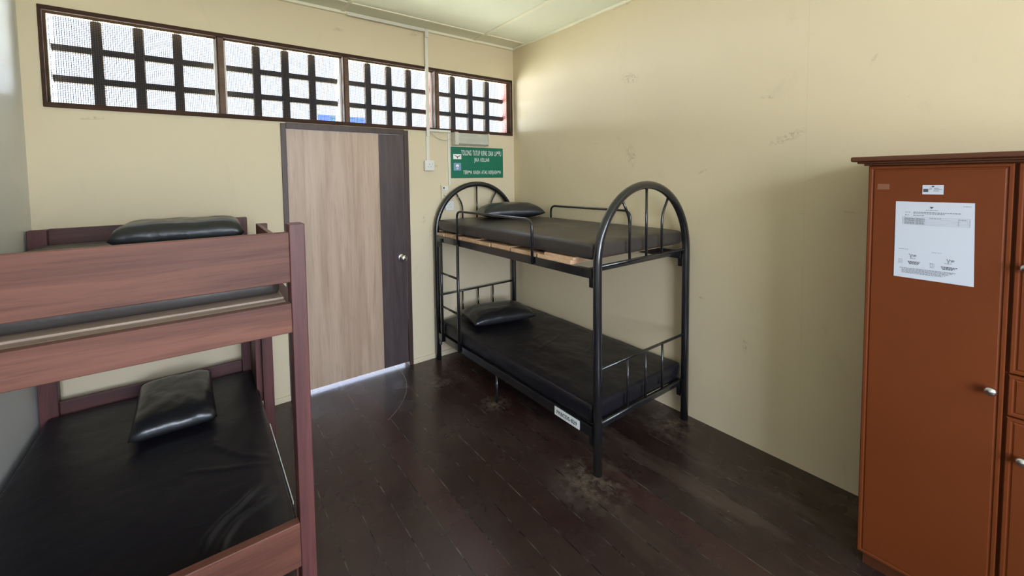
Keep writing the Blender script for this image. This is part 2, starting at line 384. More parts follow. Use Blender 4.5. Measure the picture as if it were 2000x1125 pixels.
for z in (0.85, 1.91): bx(b, -3.3, -1.4, YR-0.09, YR-0.04, z, z+0.04)
for x in (-3.3, -2.67, -2.04, -1.44): bx(b, x, x+0.04, YR-0.09, YR-0.04, 0.89, 1.91)
obj('window_frame', b, M_frame, w3)
b = nb(); bx(b, WL, DX0, -0.012, 0, 0, 0.045, 0.003); bx(b, DX1, 0, -0.012, 0, 0, 0.045, 0.003)
struct('baseboard_back', b, M_wallb)

# ------------------------------------------------------------------ clerestory window
w1 = struct('window_1', loc=(-1.71, 0, WZ0))
fl, ft, fr_, fo = 0.017, 0.026, 0.020, 0.028
b = nb()
bx(b, WX0, WX1, -0.014, 0.006, WZ1-ft, WZ1, 0.003); bx(b, WX0, WX1, -0.014, 0.006, WZ0, WZ0+fo, 0.003)
bx(b, WX0, WX0+fl, -0.0145, 0.006, WZ0+fo, WZ1-ft, 0.003); bx(b, WX1-fr_, WX1, -0.0145, 0.006, WZ0+fo, WZ1-ft, 0.003)
obj('window_frame', b, M_frame, w1, 'dark brown outer face of the frame')
b = nb()
ix0, ix1, iz0, iz1 = WX0+fl, WX1-fr_, WZ0+fo, WZ1-ft
bx(b, ix0-0.016, ix1+0.019, 0.004, 0.062, iz1, iz1+0.024); bx(b, ix0-0.016, ix1+0.019, 0.004, 0.062, iz0-0.026, iz0)
bx(b, ix0-0.014, ix0+0.001, 0.004, 0.062, iz0, iz1); bx(b, ix1-0.001, ix1+0.018, 0.004, 0.062, iz0, iz1)
obj('frame_lining', b, M_lining, w1, 'brown inner lining of the frame')
MULL = (-2.55, -1.712, -0.895)
for x in MULL:
    o = obj('mullion', B(x-0.021, x+0.021, -0.004, 0.062, iz0, iz1, 0.002), M_rebate, w1, 'worn tan brown mullion')
    obj('mullion_edge', B(x-0.021, x-0.012, -0.008, -0.003, iz0, iz1), M_frame, o)
# masonry openings behind the frame, one per section
secs = []
xs = [ix0]+[x for x in MULL]+[ix1]
b = nb()
for i in range(3):
    x = MULL[i]; bx(b, x-0.035, x+0.035, 0.062, 0.20, WZ0, WZ1)
bx(b, WX0, ix0+0.004, 0.062, 0.20, WZ0, WZ1)
obj('pier', b, M_reveal, w1, 'pale masonry piers behind the mullions')
obj('pier', B(ix1-0.004, WX1, 0.062, 0.20, WZ0, WZ1), M_brick, w1, 'pink masonry reveal at the right end')
obj('pier', B(MULL[2]-0.0365, MULL[2]-0.0345, 0.064, 0.20, WZ0+0.01, WZ1-0.01), M_brick, w1, 'pink painted side of the pier')
obj('window_sill', B(WX0, WX1, 0.062, 0.20, WZ0, iz0-0.004), M_reveal, w1)
for i in range(4):
    a = xs[i] + (0.035 if i else 0.004); c = xs[i+1] - (0.035 if i < 3 else 0.004)
    g = bpy.data.objects.new('grille', None); COL.objects.link(g); g.parent = w1
    g.location = Vector(((a+c)/2, 0.14, iz0)) - Vector(w1.location)
    wd = (c-a)
    for k in range(3):
        x = a + wd*(k+1)/4.0
        obj('grille_bar', B(x-0.0265, x+0.0265, 0.118, 0.165, iz0-0.005, iz1+0.012, 0.009, 3), M_grille, g)
    for z in (2.301, 2.483):
        obj('grille_bar', B(a-0.01, c+0.01, 0.124, 0.160, z-0.0215, z+0.0215, 0.007, 3), M_grille, g)
    # fine square wire mesh stapled inside
    b = nb(); x0 = xs[i]+(0.021 if i else 0); x1 = xs[i+1]-(0.021 if i < 3 else 0)
    def wirebox(bm, p, q, r):
        bx(bm, min(p[0], q[0])-r, max(p[0], q[0])+r, 0.066-r, 0.066+r, min(p[1], q[1])-r, max(p[1], q[1])+r)
    n = int((x1-x0)/0.0105)
    for k in range(1, n): xx = x0+(x1-x0)*k/n; wirebox(b, (xx, iz0), (xx, iz1), 0.0011)
    n = int((iz1-iz0)/0.0105)
    for k in range(1, n): zz = iz0+(iz1-iz0)*k/n; wirebox(b, (x0, zz), (x1, zz), 0.0011)
    obj('wire_mesh', b, M_wire, w1, 'fine square wire mesh')

# ------------------------------------------------------------------ door
d1 = struct('door_1', loc=(-1.70, 0, 0))
b = nb()
bx(b, DX0, DX0+0.036, -0.012, 0.10, 0, DZ, 0.003); bx(b, DX1-0.038, DX1, -0.012, 0.10, 0, DZ, 0.003)
bx(b, DX0+0.036, DX1-0.038, -0.0121, 0.10, DZ-0.040, DZ+0.006, 0.003)
obj('door_frame', b, M_framev, d1)
lx0, lx1, lz0, lz1 = DX0+0.038, DX1-0.040, 0.032, DZ-0.042
sx = -1.458
leaf = obj('door_leaf', B(lx0, sx, 0.004, 0.044, lz0, lz1, 0.001), M_doorw, d1, 'pale wood grain door panel')
obj('dark_panel', B(sx, lx1, 0.0042, 0.044, lz0, lz1, 0.001), M_doord, leaf, 'dark brown vertical strip of the door')
b = nb(); kx, kz = -1.276, 0.985
lathe(b, [(0, 0.032), (0.005, 0.032), (0.008, 0.028), (0.009, 0.013), (0.035, 0.012), (0.040, 0.024), (0.052, 0.030), (0.064, 0.027), (0.070, 0.014), (0.071, 0.0)], (kx, 0.004, kz), (0, -1, 0))
obj('door_knob', b, M_knob, leaf, 'shiny steel door knob')
for z in (1.83, 0.25):
    b = nb(); tube(b, [(lx0-0.002, -0.006, z-0.05), (lx0-0.002, -0.006, z+0.05)], 0.005); bx(b, lx0-0.002, lx0+0.010, 0.0, 0.005, z-0.048, z+0.048)
    obj('hinge', b, M_hinge, leaf)
struct('trim_3', B(-3.0, 0.5, 0.15, 1.1, -0.12, -0.004), M_concrete)       # walkway outside the door

# blue canopy seen far outside through the clerestory
cn = thing('canopy', (0.55, 8.5, 0), 'blue flat-edged canopy outdoors, seen through the wire mesh above the door', 'canopy')
obj('fascia', B(-0.12, 1.19, 7.98, 8.02, 3.02, 3.395), M_blue, cn)
obj('roof_sheet', B(-0.12, 1.19, 8.02, 9.4, 3.30, 3.35), M_blue, cn)
for x in (-0.06, 1.13):
    for y in (8.06, 9.3): obj('post', B(x-0.03, x+0.03, y-0.03, y+0.03, 0, 3.30), M_steel, cn)

# ------------------------------------------------------------------ electrical fittings on the back wall
t = thing('cable_trunking', (-1.0, 0, 1.84), 'white plastic cable trunking from ceiling down to the wall socket', 'trunking')
b = nb()
bx(b, -1.70, -1.022, -0.046, -0.028, H-0.034, H-0.0225, 0.002)
bx(b, -1.70, -1.022, -0.040, -0.028, H-0.0225, H-0.010, 0.002)
obj('ceiling_run', b, M_trunk, t)
b = nb(); bx(b, -1.022, -0.990, -0.0445, -0.0285, 2.93, H-0.009, 0.002); bx(b, -1.020, -0.990, -0.030, -0.0155, 2.06, 2.945, 0.002)
bx(b, -1.020, -0.990, -0.016, 0.0, 1.838, 2.105, 0.002)
obj('wall_run', b, M_trunk, t)
t = thing('cable_trunking', (-0.79, 0, 1.61), 'slim white trunking branch running right then down to the fan switch', 'trunking')
b = nb(); bx(b, -0.990, -0.775, -0.031, -0.0155, 2.102, 2.122, 0.002); obj('horizontal_run', b, M_trunk, t)
b = nb(); bx(b, -0.797, -0.776, -0.013, 0.0, 1.612, 2.100, 0.002); obj('vertical_run', b, M_trunk, t)

def socket(x0, x1, z0, z1, label, d=0.040):
    t = thing('wall_socket', ((x0+x1)/2, 0, z0), label, 'socket', 'wall sockets')
    obj('back_box', B(x0+0.002, x1-0.002, -d+0.010, 0, z0+0.002, z1-0.002, 0.003), M_white, t)
    p = obj('face_plate', B(x0, x1, -d, -d+0.010, z0, z1, 0.003), M_white, t)
    cx_, cz_ = (x0+x1)/2, (z0+z1)/2; s = (x1-x0)/0.09
    b = nb()
    for (dx, dz, w, h) in ((0, 0.012, 0.004, 0.008), (-0.013, -0.012, 0.007, 0.004), (0.013, -0.012, 0.007, 0.004)):
        bx(b, cx_+(dx-w/2)*s, cx_+(dx+w/2)*s, -d-0.0006, -d+0.001, cz_+(dz-h/2)*s, cz_+(dz+h/2)*s)
    obj('pin_holes', b, M_black, p)
    obj('rocker', B(cx_+0.024*s, cx_+0.036*s, -d-0.0045, -d, cz_+0.006*s, cz_+0.028*s, 0.001), M_white, p)
socket(-1.050, -0.958, 1.748, 1.840, 'white three-pin wall socket at the lower end of the long trunking')
socket(-0.838, -0.748, 1.375, 1.462, 'white wall socket half hidden behind the black bunk arch', 0.019)
t = thing('fan_regulator', (-0.84, 0, 1.49), 'yellowed fan switch and dial plate at the end of slim trunking', 'switch')
obj('back_box', B(-0.878, -0.800, -0.012, 0, 1.492, 1.612, 0.003), M_dirtyw, t)
p = obj('face_plate', B(-0.880, -0.798, -0.020, -0.012, 1.490, 1.614, 0.003), M_dirtyw, t)
obj('rocker_switch', B(-0.866, -0.812, -0.025, -0.020, 1.565, 1.604, 0.002), M_white, p, 'white rocker switch')
b = nb(); lathe(b, [(0, 0.019), (0.008, 0.018), (0.014, 0.014), (0.015, 0.0)], (-0.839, -0.020, 1.525), (0, -1, 0)); obj('dial', b, M_dirtyw, p)
obj('indicator', B(-0.862, -0.848, -0.0265, -0.024, 1.580, 1.596), M_black, p)

t = thing('emergency_light', (-0.56, 0, 1.99), 'grimy rectangular emergency light box under the right end of the window', 'light')
obj('housing', B(-0.752, -0.372, -0.045, 0, 1.990, 2.104, 0.004), M_lamp, t)
obj('diffuser', B(-0.722, -0.380, -0.078, -0.045, 1.996, 2.098, 0.008), M_diff, t, 'dusty grey diffuser')
obj('end_cap', B(-0.756, -0.720, -0.082, -0.002, 1.987, 2.107, 0.004), M_lamp, t)
obj('end_cap', B(-0.381, -0.365, -0.082, -0.002, 1.987, 2.107, 0.004), M_lamp, t)
b = nb(); tube(b, [(-0.985 + 0.23*s/12.0, -0.022-0.008*math.sin(math.pi*s/12), 2.10-0.045*(s/12.0)-0.045*math.sin(math.pi*s/12)) for s in range(13)], 0.0035, 8)
obj('flex', b, M_lamp, t, 'thin drooping flex')

# ------------------------------------------------------------------ text helper
def text_mesh(name, body, m, parent, origin, xdir, updir, height, width=None, align='CENTER', off=0.0, label=None, thick=0.0006):
    cu = bpy.data.curves.new(name, 'FONT'); cu.body = body; cu.align_x = 'LEFT'; cu.size = 1.0; cu.offset = off; cu.space_word = 1.7; cu.space_character = 1.08
    o = bpy.data.objects.new('tmp', cu); COL.objects.link(o)
    dg = bpy.context.evaluated_depsgraph_get(); me = bpy.data.meshes.new_from_object(o.evaluated_get(dg))
    bpy.data.objects.remove(o); 
    xsv = [v.co.x for v in me.vertices]; ysv = [v.co.y for v in me.vertices]
    x0, x1, y0, y1 = min(xsv), max(xsv), min(ysv), max(ysv)
    sy = height/(y1-y0); sxx = width/(x1-x0) if width else sy
    X_, U_ = Vector(xdir).normalized(), Vector(updir).normalized(); O_ = Vector(origin); Nn = X_.cross(U_)
    bm = bmesh.new(); bm.from_mesh(me); bpy.data.meshes.remove(me)
    for v in bm.verts:
        lx = (v.co.x-(x0+x1)/2)*sxx if align == 'CENTER' else (v.co.x-x0)*sxx
        v.co = O_ + X_*lx + U_*((v.co.y-y0)*sy) + Nn*thick
    return obj(name, bm, m, parent, label)

# green notice sign
sg = thing('sign', (-0.455, 0, 1.677), 'green sign with white capital lettering, fan and bulb pictures, on back wall', 'sign')
obj('sign_board', B(-0.762, -0.150, -0.006, 0, 1.677, 1.975, 0.001), M_green, sg)
Xd, Ud = (1, 0, 0), (0, 0, 1); ys = -0.0065
text_mesh('lettering', 'TOLONG TUTUP KIPAS DAN LAMPU', M_signw, sg, (-0.412, ys, 1.895), Xd, Ud, 0.050, 0.475, off=0.003)
text_mesh('lettering', 'JIKA KELUAR', M_signw, sg, (-0.412, ys, 1.825), Xd, Ud, 0.048, 0.182, off=0.003)
text_mesh('lettering', 'TERIMA KASIH ATAS KERJASAMA', M_signw, sg, (-0.405, ys, 1.703), Xd, Ud, 0.047, 0.450, off=0.003)
p = obj('fan_picture', B(-0.738, -0.650, -0.0068, -0.0058, 1.858, 1.905), M_signw, sg, 'small white picture of a ceiling fan')
b = nb()
for a in (0.42, 2.6, 4.9):
    q = Matrix.Translation((-0.694, -0.0072, 1.878)) @ Matrix.Rotation(-a, 4, 'Y')
    k = bmesh.ops.create_cube(b, size=1.0)['verts']
    L_ = 0.036 if a < 4 else 0.014
    for v in k: v.co = q @ Vector((L_/2+v.co.x*L_, v.co.y*0.0006, v.co.z*0.006))
lathe(b, [(0, 0.007), (0.0006, 0.007)], (-0.694, -0.0070, 1.878), (0, -1, 0), 12)
obj('fan_drawing', b, M_inkd, p)
p = obj('bulb_picture', B(-0.735, -0.655, -0.0068, -0.0058, 1.750, 1.822), M_signb, sg, 'small blue picture of a light bulb')
b = nb(); lathe(b, [(0, 0.017), (0.0006, 0.017)], (-0.695, -0.0070, 1.792), (0, -1, 0), 20); bx(b, -0.703, -0.687, -0.0076, -0.0068, 1.762, 1.785)
obj('bulb_drawing', b, M_signw, p)

# ------------------------------------------------------------------ soft goods
def mattress_bm(x0, x1, y0, y1, z0, z1, r=0.03, nx=34, ny=66, nz=5, wr=0.004, seed=0, extra=None):
    bm = nb(); c = Vector(((x0+x1)/2, (y0+y1)/2, (z0+z1)/2)); h = Vector(((x1-x0)/2, (y1-y0)/2, (z1-z0)/2))
    vd = {}
    def vert(i, j, k):
        key = (i, j, k)
        if key in vd: return vd[key]
        p = Vector((2*i/nx-1, 2*j/ny-1, 2*k/nz-1)); p = Vector((p.x*h.x, p.y*h.y, p.z*h.z))
        q = Vector([max(-h[a]+r, min(h[a]-r, p[a])) for a in range(3)])
        d = p-q
        if d.length > 1e-9:
            on = max(abs(d[a]) for a in range(3)); p = q + d.normalized()*r
        w = p + c
        s = Vector((seed*7.1, 0, 0))
        if k == nz:
            ex = min(1, (h.x-abs(p.x))/0.08); ey = min(1, (h.y-abs(p.y))/0.08)
            w.z += wr*noise.fractal(Vector((w.x*5, w.y*3.2, 0))+s, 0.9, 2.1, 4) + 0.006*min(ex, ey)
            if extra: w.z += extra(w)
        else:
            nn = noise.fractal(Vector((w.x*4, w.y*4, w.z*9))+s, 0.9, 2, 3)*wr
            if abs(p.x) > h.x-r: w.x += nn*(1 if p.x > 0 else -1) - abs(nn)*(1 if p.x > 0 else -1)
            if abs(p.y) > h.y-r: w.y += -abs(nn)*(1 if p.y > 0 else -1)
        vd[key] = bm.verts.new(w); return vd[key]
    def quad(a, b_, c_, d_):
        try:
            f = bm.faces.new((a, b_, c_, d_)); f.smooth = True
        except ValueError: pass
    for i in range(nx):
        for j in range(ny):
            quad(vert(i, j, nz), vert(i+1, j, nz), vert(i+1, j+1, nz), vert(i, j+1, nz))
            quad(vert(i, j, 0), vert(i, j+1, 0), vert(i+1, j+1, 0), vert(i+1, j, 0))
    for k in range(nz):
        for i in range(nx):
            quad(vert(i, 0, k), vert(i+1, 0, k), vert(i+1, 0, k+1), vert(i, 0, k+1))
            quad(vert(i, ny, k), vert(i, ny, k+1), vert(i+1, ny, k+1), vert(i+1, ny, k))
        for j in range(ny):
            quad(vert(0, j, k), vert(0, j, k+1), vert(0, j+1, k+1), vert(0, j+1, k))
            quad(vert(nx, j, k), vert(nx, j+1, k), vert(nx, j+1, k+1), vert(nx, j, k+1))
    return bm
def pillow_bm(cx_, cy_, z0, lx, ly, th, rot=0.0, seed=0, flat=0.62, bend=0.0, pw=3.2):
    bm = nb(); n = 30; top = {}; bot = {}
    R_ = Matrix.Rotation(rot, 3, 'Z')
    for i in range(n+1):
        for j in range(n+1):
            u = 2*i/n-1; v = 2*j/n-1
            pr = max(0.0, (1-abs(u)**pw))**0.5 * max(0.0, (1-abs(v)**pw))**0.5
            # sides pull in between the corners
            sx_ = 1 - 0.05*(1-v*v)*abs(u) - 0.0*abs(u)
            sy_ = 1 - 0.06*(1-u*u)*abs(v)
            k = 1 - 0.04*(u*u*v*v)
            p = Vector((u*lx/2*sx_*k, v*ly/2*sy_*k, 0)); p = R_ @ p
            nz_ = noise.fractal(Vector((u*2.2+seed*5, v*2.2, seed)), 0.9, 2, 4)*0.006*(1 if pr > 0.05 else 0)
            edge = z0 + th*(0.36)
            zt = edge + pr*th*(flat) + nz_ + bend*(u*u)
            zb = edge - pr*th*0.36 + bend*(u*u)
            zb = max(zb, z0+0.0005)
            top[i, j] = bm.verts.new((cx_+p.x, cy_+p.y, zt))
            if i in (0, n) or j in (0, n): 
                top[i, j].co.z = edge + bend*(u*u); bot[i, j] = top[i, j]
            else: bot[i, j] = bm.verts.new((cx_+p.x, cy_+p.y, min(zb, zt-0.002)))
    for i in range(n):
        for j in range(n):
            f = bm.faces.new((top[i, j], top[i+1, j], top[i+1, j+1], top[i, j+1])); f.smooth = True
            try:
                f = bm.faces.new((bot[i, j], bot[i, j+1], bot[i+1, j+1], bot[i+1, j])); f.smooth = True
            except ValueError: pass
    return bm

# ------------------------------------------------------------------ wooden bunk bed (left)
YF = -1.85
wb = thing('bunk_bed', (-2.95, -1.0, 0), 'reddish brown wooden bunk bed along the left wall, guard board facing camera', 'bed')
def wbp(name, m, *a, label=None, bev=0.003): return obj(name, B(*a, bev=bev), m, wb, label)
wbp('post', M_bedz, -2.462, -2.412, YF, YF+0.072, 0, 1.522)
wbp('post', M_bedz, WL+0.012, WL+0.072, YF, YF+0.072, 0, 1.522)
wbp('post', M_bedz, -2.512, -2.448, -0.150, -0.088, 0, 1.428)
wbp('post', M_bedz, WL+0.012, WL+0.088, -0.150, -0.088, 0, 1.420)
wbp('ladder_post', M_bedz, -2.430, -2.372, -0.540, -0.490, 0, 1.412)
x0, x1 = WL+0.006, -2.463
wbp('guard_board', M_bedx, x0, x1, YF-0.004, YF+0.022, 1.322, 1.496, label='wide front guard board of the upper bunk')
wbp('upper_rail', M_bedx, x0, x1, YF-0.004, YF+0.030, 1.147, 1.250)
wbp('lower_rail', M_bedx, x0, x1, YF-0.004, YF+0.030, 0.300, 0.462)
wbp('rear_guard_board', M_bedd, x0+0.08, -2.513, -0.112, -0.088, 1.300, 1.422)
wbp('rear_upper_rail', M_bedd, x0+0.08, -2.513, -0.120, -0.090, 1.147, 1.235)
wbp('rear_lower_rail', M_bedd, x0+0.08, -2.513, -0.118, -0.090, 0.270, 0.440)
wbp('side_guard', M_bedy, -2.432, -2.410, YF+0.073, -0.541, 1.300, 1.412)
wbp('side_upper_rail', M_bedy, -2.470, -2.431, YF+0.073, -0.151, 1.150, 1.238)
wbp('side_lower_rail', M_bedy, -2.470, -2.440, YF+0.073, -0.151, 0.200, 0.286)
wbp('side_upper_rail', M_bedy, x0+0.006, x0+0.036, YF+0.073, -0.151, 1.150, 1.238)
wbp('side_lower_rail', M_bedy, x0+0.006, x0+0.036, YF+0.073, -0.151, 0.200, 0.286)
wbp('side_panel', M_bedz, -2.462, -2.429, -0.489, -0.151, 0.288, 1.149)
obj('edge_highlight', B(-2.4475, -2.4435, -1.60, -0.93, 0.352, 0.364, bev=0.001), M_signw, wb, 'thin white strip standing in for the highlight on the mattress edge')  # highlight line on the mattress edge, modelled as a white strip
y = YF+0.031
widths = [0.045, 0.15, 0.11, 0.11, 0.11, 0.11, 0.11, 0.11, 0.11, 0.11, 0.11, 0.11, 0.11]
for i, w_ in enumerate(widths):
    o = wbp('platform_board', M_ply, x0+0.08, -2.474, y, y+w_, 1.238, 1.2495+(0.006 if i == 1 else 0)); y += w_+(0.003 if i == 0 else 0.018)
y = YF+0.031
for i, w_ in enumerate(widths):
    wbp('platform_board', M_ply, x0+0.08, -2.474, y, y+w_, 0.275, 0.289); y += w_+0.018

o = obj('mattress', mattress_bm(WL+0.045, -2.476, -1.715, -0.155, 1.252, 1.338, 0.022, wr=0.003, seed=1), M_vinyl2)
tag(o, 'thin black mattress on the upper deck of the wooden bunk', 'mattress', 'bunk mattresses')
FOLDS = [([(-2.545, -1.44), (-2.622, -1.516), (-2.675, -1.554), (-2.733, -1.623), (-2.752, -1.70)], 0.010, 0.012),
         ([(-2.50, -1.54), (-2.574, -1.568), (-2.636, -1.598), (-2.68, -1.663), (-2.71, -1.75)], 0.009, 0.011),
         ([(-2.49, -1.50), (-2.56, -1.52), (-2.61, -1.56)], 0.005, 0.010),
         ([(-2.70, -0.93), (-2.693, -1.011), (-2.597, -1.167), (-2.48, -1.276)], 0.006, 0.013),
         ([(-2.81, -1.15), (-2.661, -1.234), (-2.48, -1.318)], 0.004, 0.010)]
def fold_height(w, folds):
    s = 0
    for pts, h_, wd in folds:
        best = 9.0; fade = 1
        n_ = len(pts)-1
        for i in range(n_):
            ax, ay = pts[i]; bx_, by_ = pts[i+1]; dx, dy = bx_-ax, by_-ay
            t_ = max(0.0, min(1.0, ((w.x-ax)*dx+(w.y-ay)*dy)/(dx*dx+dy*dy)))
            d = math.hypot(w.x-ax-dx*t_, w.y-ay-dy*t_)
            if d < best: best = d; u_ = (i+t_)/n_; fade = min(1.0, 5*u_+0.15, 5*(1-u_)+0.15)
        s += h_*math.exp(-(best/wd)**2)*fade
    return s
def crease(w): return fold_height(w, FOLDS)
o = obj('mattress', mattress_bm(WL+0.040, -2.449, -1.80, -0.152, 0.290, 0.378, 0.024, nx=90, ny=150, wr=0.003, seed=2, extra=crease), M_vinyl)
tag(o, 'black vinyl mattress on the lower deck of the wooden bunk', 'mattress', 'bunk mattresses')
o = obj('pillow', pillow_bm(-2.785, -0.56, 1.346, 0.585, 0.42, 0.128, rot=-0.03, seed=1, pw=7), M_pil)
tag(o, 'shiny black pillow on top of the wooden bunk bed', 'pillow', 'pillows on the bunks')
o = obj('pillow', pillow_bm(-2.86, -0.50, 0.387, 0.37, 0.66, 0.12, rot=0.02, seed=2, pw=5), M_pil)
tag(o, 'black pillow on the lower bunk of the wooden bed', 'pillow', 'pillows on the bunks')

# ------------------------------------------------------------------ black metal bunk bed
XA, XB, YN, YE = -0.958, -0.062, -1.920, -0.053
R1 = 0.0245
mb = thing('bunk_bed', (-0.5, -0.98, 0), 'black tubular metal bunk bed with arched ends along the right wall', 'bed')
def end_frame(y, which):
    cxm = (XA+XB)/2; a = (XB-XA)/2; z0 = 1.175; bb = 0.443
    pts = [(XA, y, 0.004), (XA, y, 0.6), (XA, y, z0)]
    for k in range(1, 32):
        th = math.pi - math.pi*k/32; 
        pts.append((cxm+a*math.cos(th), y, z0+bb*math.sin(th)**0.96))
    pts += [(XB, y, z0), (XB, y, 0.6), (XB, y, 0.004)]
    o = obj('arched_frame', tube(nb(), pts, R1, 20), M_metal, mb, which)
    b = nb(); tube(b, [(XA, y, 1.178), (XB, y, 1.178)], 0.0095); obj('cross_tube', b, M_metal, o)
    b = nb(); tube(b, [(XA, y, 0.600), (XB, y, 0.600)], 0.0085); obj('cross_tube', b, M_metal, o)
    b = nb(); tube(b, [(XA, y, 0.292), (XB, y, 0.292)], 0.0095); obj('cross_tube', b, M_metal, o)
    obj('spindle', tube(nb(), [(cxm, y, 1.178), (cxm, y, 1.602)], 0.0078), M_metal, o)
    for s in (-1, 1):
        obj('spindle', tube(nb(), round_path([(cxm+s*0.164, y, 1.178), (cxm+s*0.164, y, 1.425), (cxm+s*0.238, y, 1.545)], 0.05), 0.0078), M_metal, o)
    for dx in (-0.178, 0.0, 0.178):
        obj('spindle', tube(nb(), [(cxm+dx, y, 0.292), (cxm+dx, y, 0.600)], 0.0072), M_metal, o)
    return o
end_frame(YN, 'arched tube end nearest the camera'); end_frame(YE, 'arched tube end at the back wall')
for x, s in ((XA, -1), (XB, 1)):
    for (z0, z1) in ((1.108, 1.162), (0.205, 0.265)):
        b = nb(); bx(b, x-0.014, x+0.014, YN+0.03, YE-0.03, z0, z1, 0.003)
        obj('side_rail', b, M_metal, mb)
        for y, d in ((YN, 1), (YE, -1)):
            b = nb(); bx(b, x-0.008, x+0.008, min(y+d*0.02, y+d*0.055), max(y+d*0.02, y+d*0.055), z0-0.052, z1-0.001, 0.004)
            obj('rail_bracket', b, M_metal, mb)
for y in (-1.865, -0.10):
    for z in (1.150, 0.232):
        b = nb(); bx(b, XA+0.014, XB-0.014, y-0.015, y+0.015, z-0.012, z+0.012); obj('cross_bar', b, M_metal, mb)
for z in (1.135, 0.230):
    for y in (-0.55, -0.98, -1.42):
        b = nb(); bx(b, XA+0.014, XB-0.014, y-0.012, y+0.012, z-0.012, z+0.012); obj('cross_bar', b, M_metal, mb)
for x in (XA, XB):
    b = nb(); tube(b, [(x, -0.968, 0.0), (x, -0.968, 0.206)], 0.010); obj('middle_leg', b, M_metal, mb)
xg = XA-0.022
obj('guard_rail', tube(nb(), round_path([(xg, -0.462, 1.118), (xg, -0.462, 1.402), (xg, -1.405, 1.402), (xg, -1.405, 1.118)], 0.06), 0.0095), M_metal, mb, 'bent tube guard on the room side')
xg2 = XB+0.022
obj('guard_rail', tube(nb(), round_path([(xg2, -0.595, 1.118), (xg2, -0.595, 1.408), (xg2, -1.465, 1.408), (xg2, -1.465, 1.118)], 0.06), 0.0095), M_metal, mb, 'bent tube guard on the wall side')
lad = obj('ladder', tube(nb(), [(xg, -0.462, 0.212), (xg, -0.462, 1.125)], 0.0125), M_metal, mb)
obj('ladder_stile', tube(nb(), [(xg, -0.175, 0.212), (xg, -0.175, 1.14)], 0.0125), M_metal, lad)
for z in (0.835, 0.535): obj('rung', tube(nb(), [(xg, -0.175, z), (xg, -0.462, z)], 0.0095), M_metal, lad)
tg = obj('asset_tag', B(xg+0.0045, xg+0.0078, -1.800, -1.598, 0.208, 0.260), M_signw, mb, 'white tag with black code')
text_mesh('tag_text', 'PKBCDS-B29', M_inkd, tg, (xg+0.0042, -1.699, 0.222), (0, -1, 0), (0, 0, 1), 0.024, 0.165, off=0.02)
# unpainted slats laid across the upper deck
ends = [(-0.075, -0.20), (-0.215, -0.345), (-0.36, -0.49), (-0.505, -0.70), (-0.72, -0.90), (-0.92, -1.14), (-1.16, -1.42)]
for i, (a, c) in enumerate(ends):
    obj('slat', B(XA-0.006+0.006*(i % 2), XB+0.0, c, a, 1.1622, 1.1622+0.024+0.005*(i % 2), bev=0.0015), M_slat, mb, 'unpainted pale wooden slat')
obj('slat', B(XA-0.010, XB, -1.73, -1.44, 1.1622, 1.187, bev=0.0015), M_slat, mb, 'unpainted pale wooden slat')
obj('slat', B(XA-0.004, XB, -1.745, -1.50, 1.1872, 1.2045, bev=0.0015), M_slat, mb, 'unpainted pale wooden slat')
for i in range(8):
    y = -0.12-i*0.205
    obj('slat', B(XA+0.016, XB-0.016, y-0.11, y, 0.2425, 0.2565, bev=0.0015), M_bedd, mb, 'slat under the lower mattress, coloured dark to merge with shade')  # coloured dark to merge with the shade under the mattress
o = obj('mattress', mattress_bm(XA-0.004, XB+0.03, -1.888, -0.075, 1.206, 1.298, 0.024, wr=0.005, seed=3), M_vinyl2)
tag(o, 'black mattress on the upper deck of the metal bunk', 'mattress', 'bunk mattresses')
def crease2(w):
    s = 0
    for (x_, y_, l_) in ((-0.55, -0.95, 0.12), (-0.42, -1.05, 0.16), (-0.60, -1.10, 0.1), (-0.35, -1.35, 0.12)):
        e_ = (w.y-y_-0.35*(w.x-x_))/0.012; k_ = (w.x-x_)/l_
        s += 0.004*math.exp(-e_*e_-k_*k_)
    return s
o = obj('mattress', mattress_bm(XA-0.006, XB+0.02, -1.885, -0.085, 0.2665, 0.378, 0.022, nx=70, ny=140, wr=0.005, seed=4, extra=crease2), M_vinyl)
tag(o, 'black vinyl mattress on the lower deck of the metal bunk', 'mattress', 'bunk mattresses')
o = obj('pillow', pillow_bm(-0.375, -0.40, 1.308, 0.60, 0.36, 0.125, rot=-0.35, seed=3, flat=0.75, pw=3.0), M_pil)
tag(o, 'plump black pillow on the upper deck of the metal bunk', 'pillow', 'pillows on the bunks')
o = obj('pillow', pillow_bm(-0.53, -0.40, 0.388, 0.62, 0.42, 0.13, rot=-0.22, seed=4, pw=3.4), M_pil)
tag(o, 'black pillow on the lower deck of the metal bunk', 'pillow', 'pillows on the bunks')

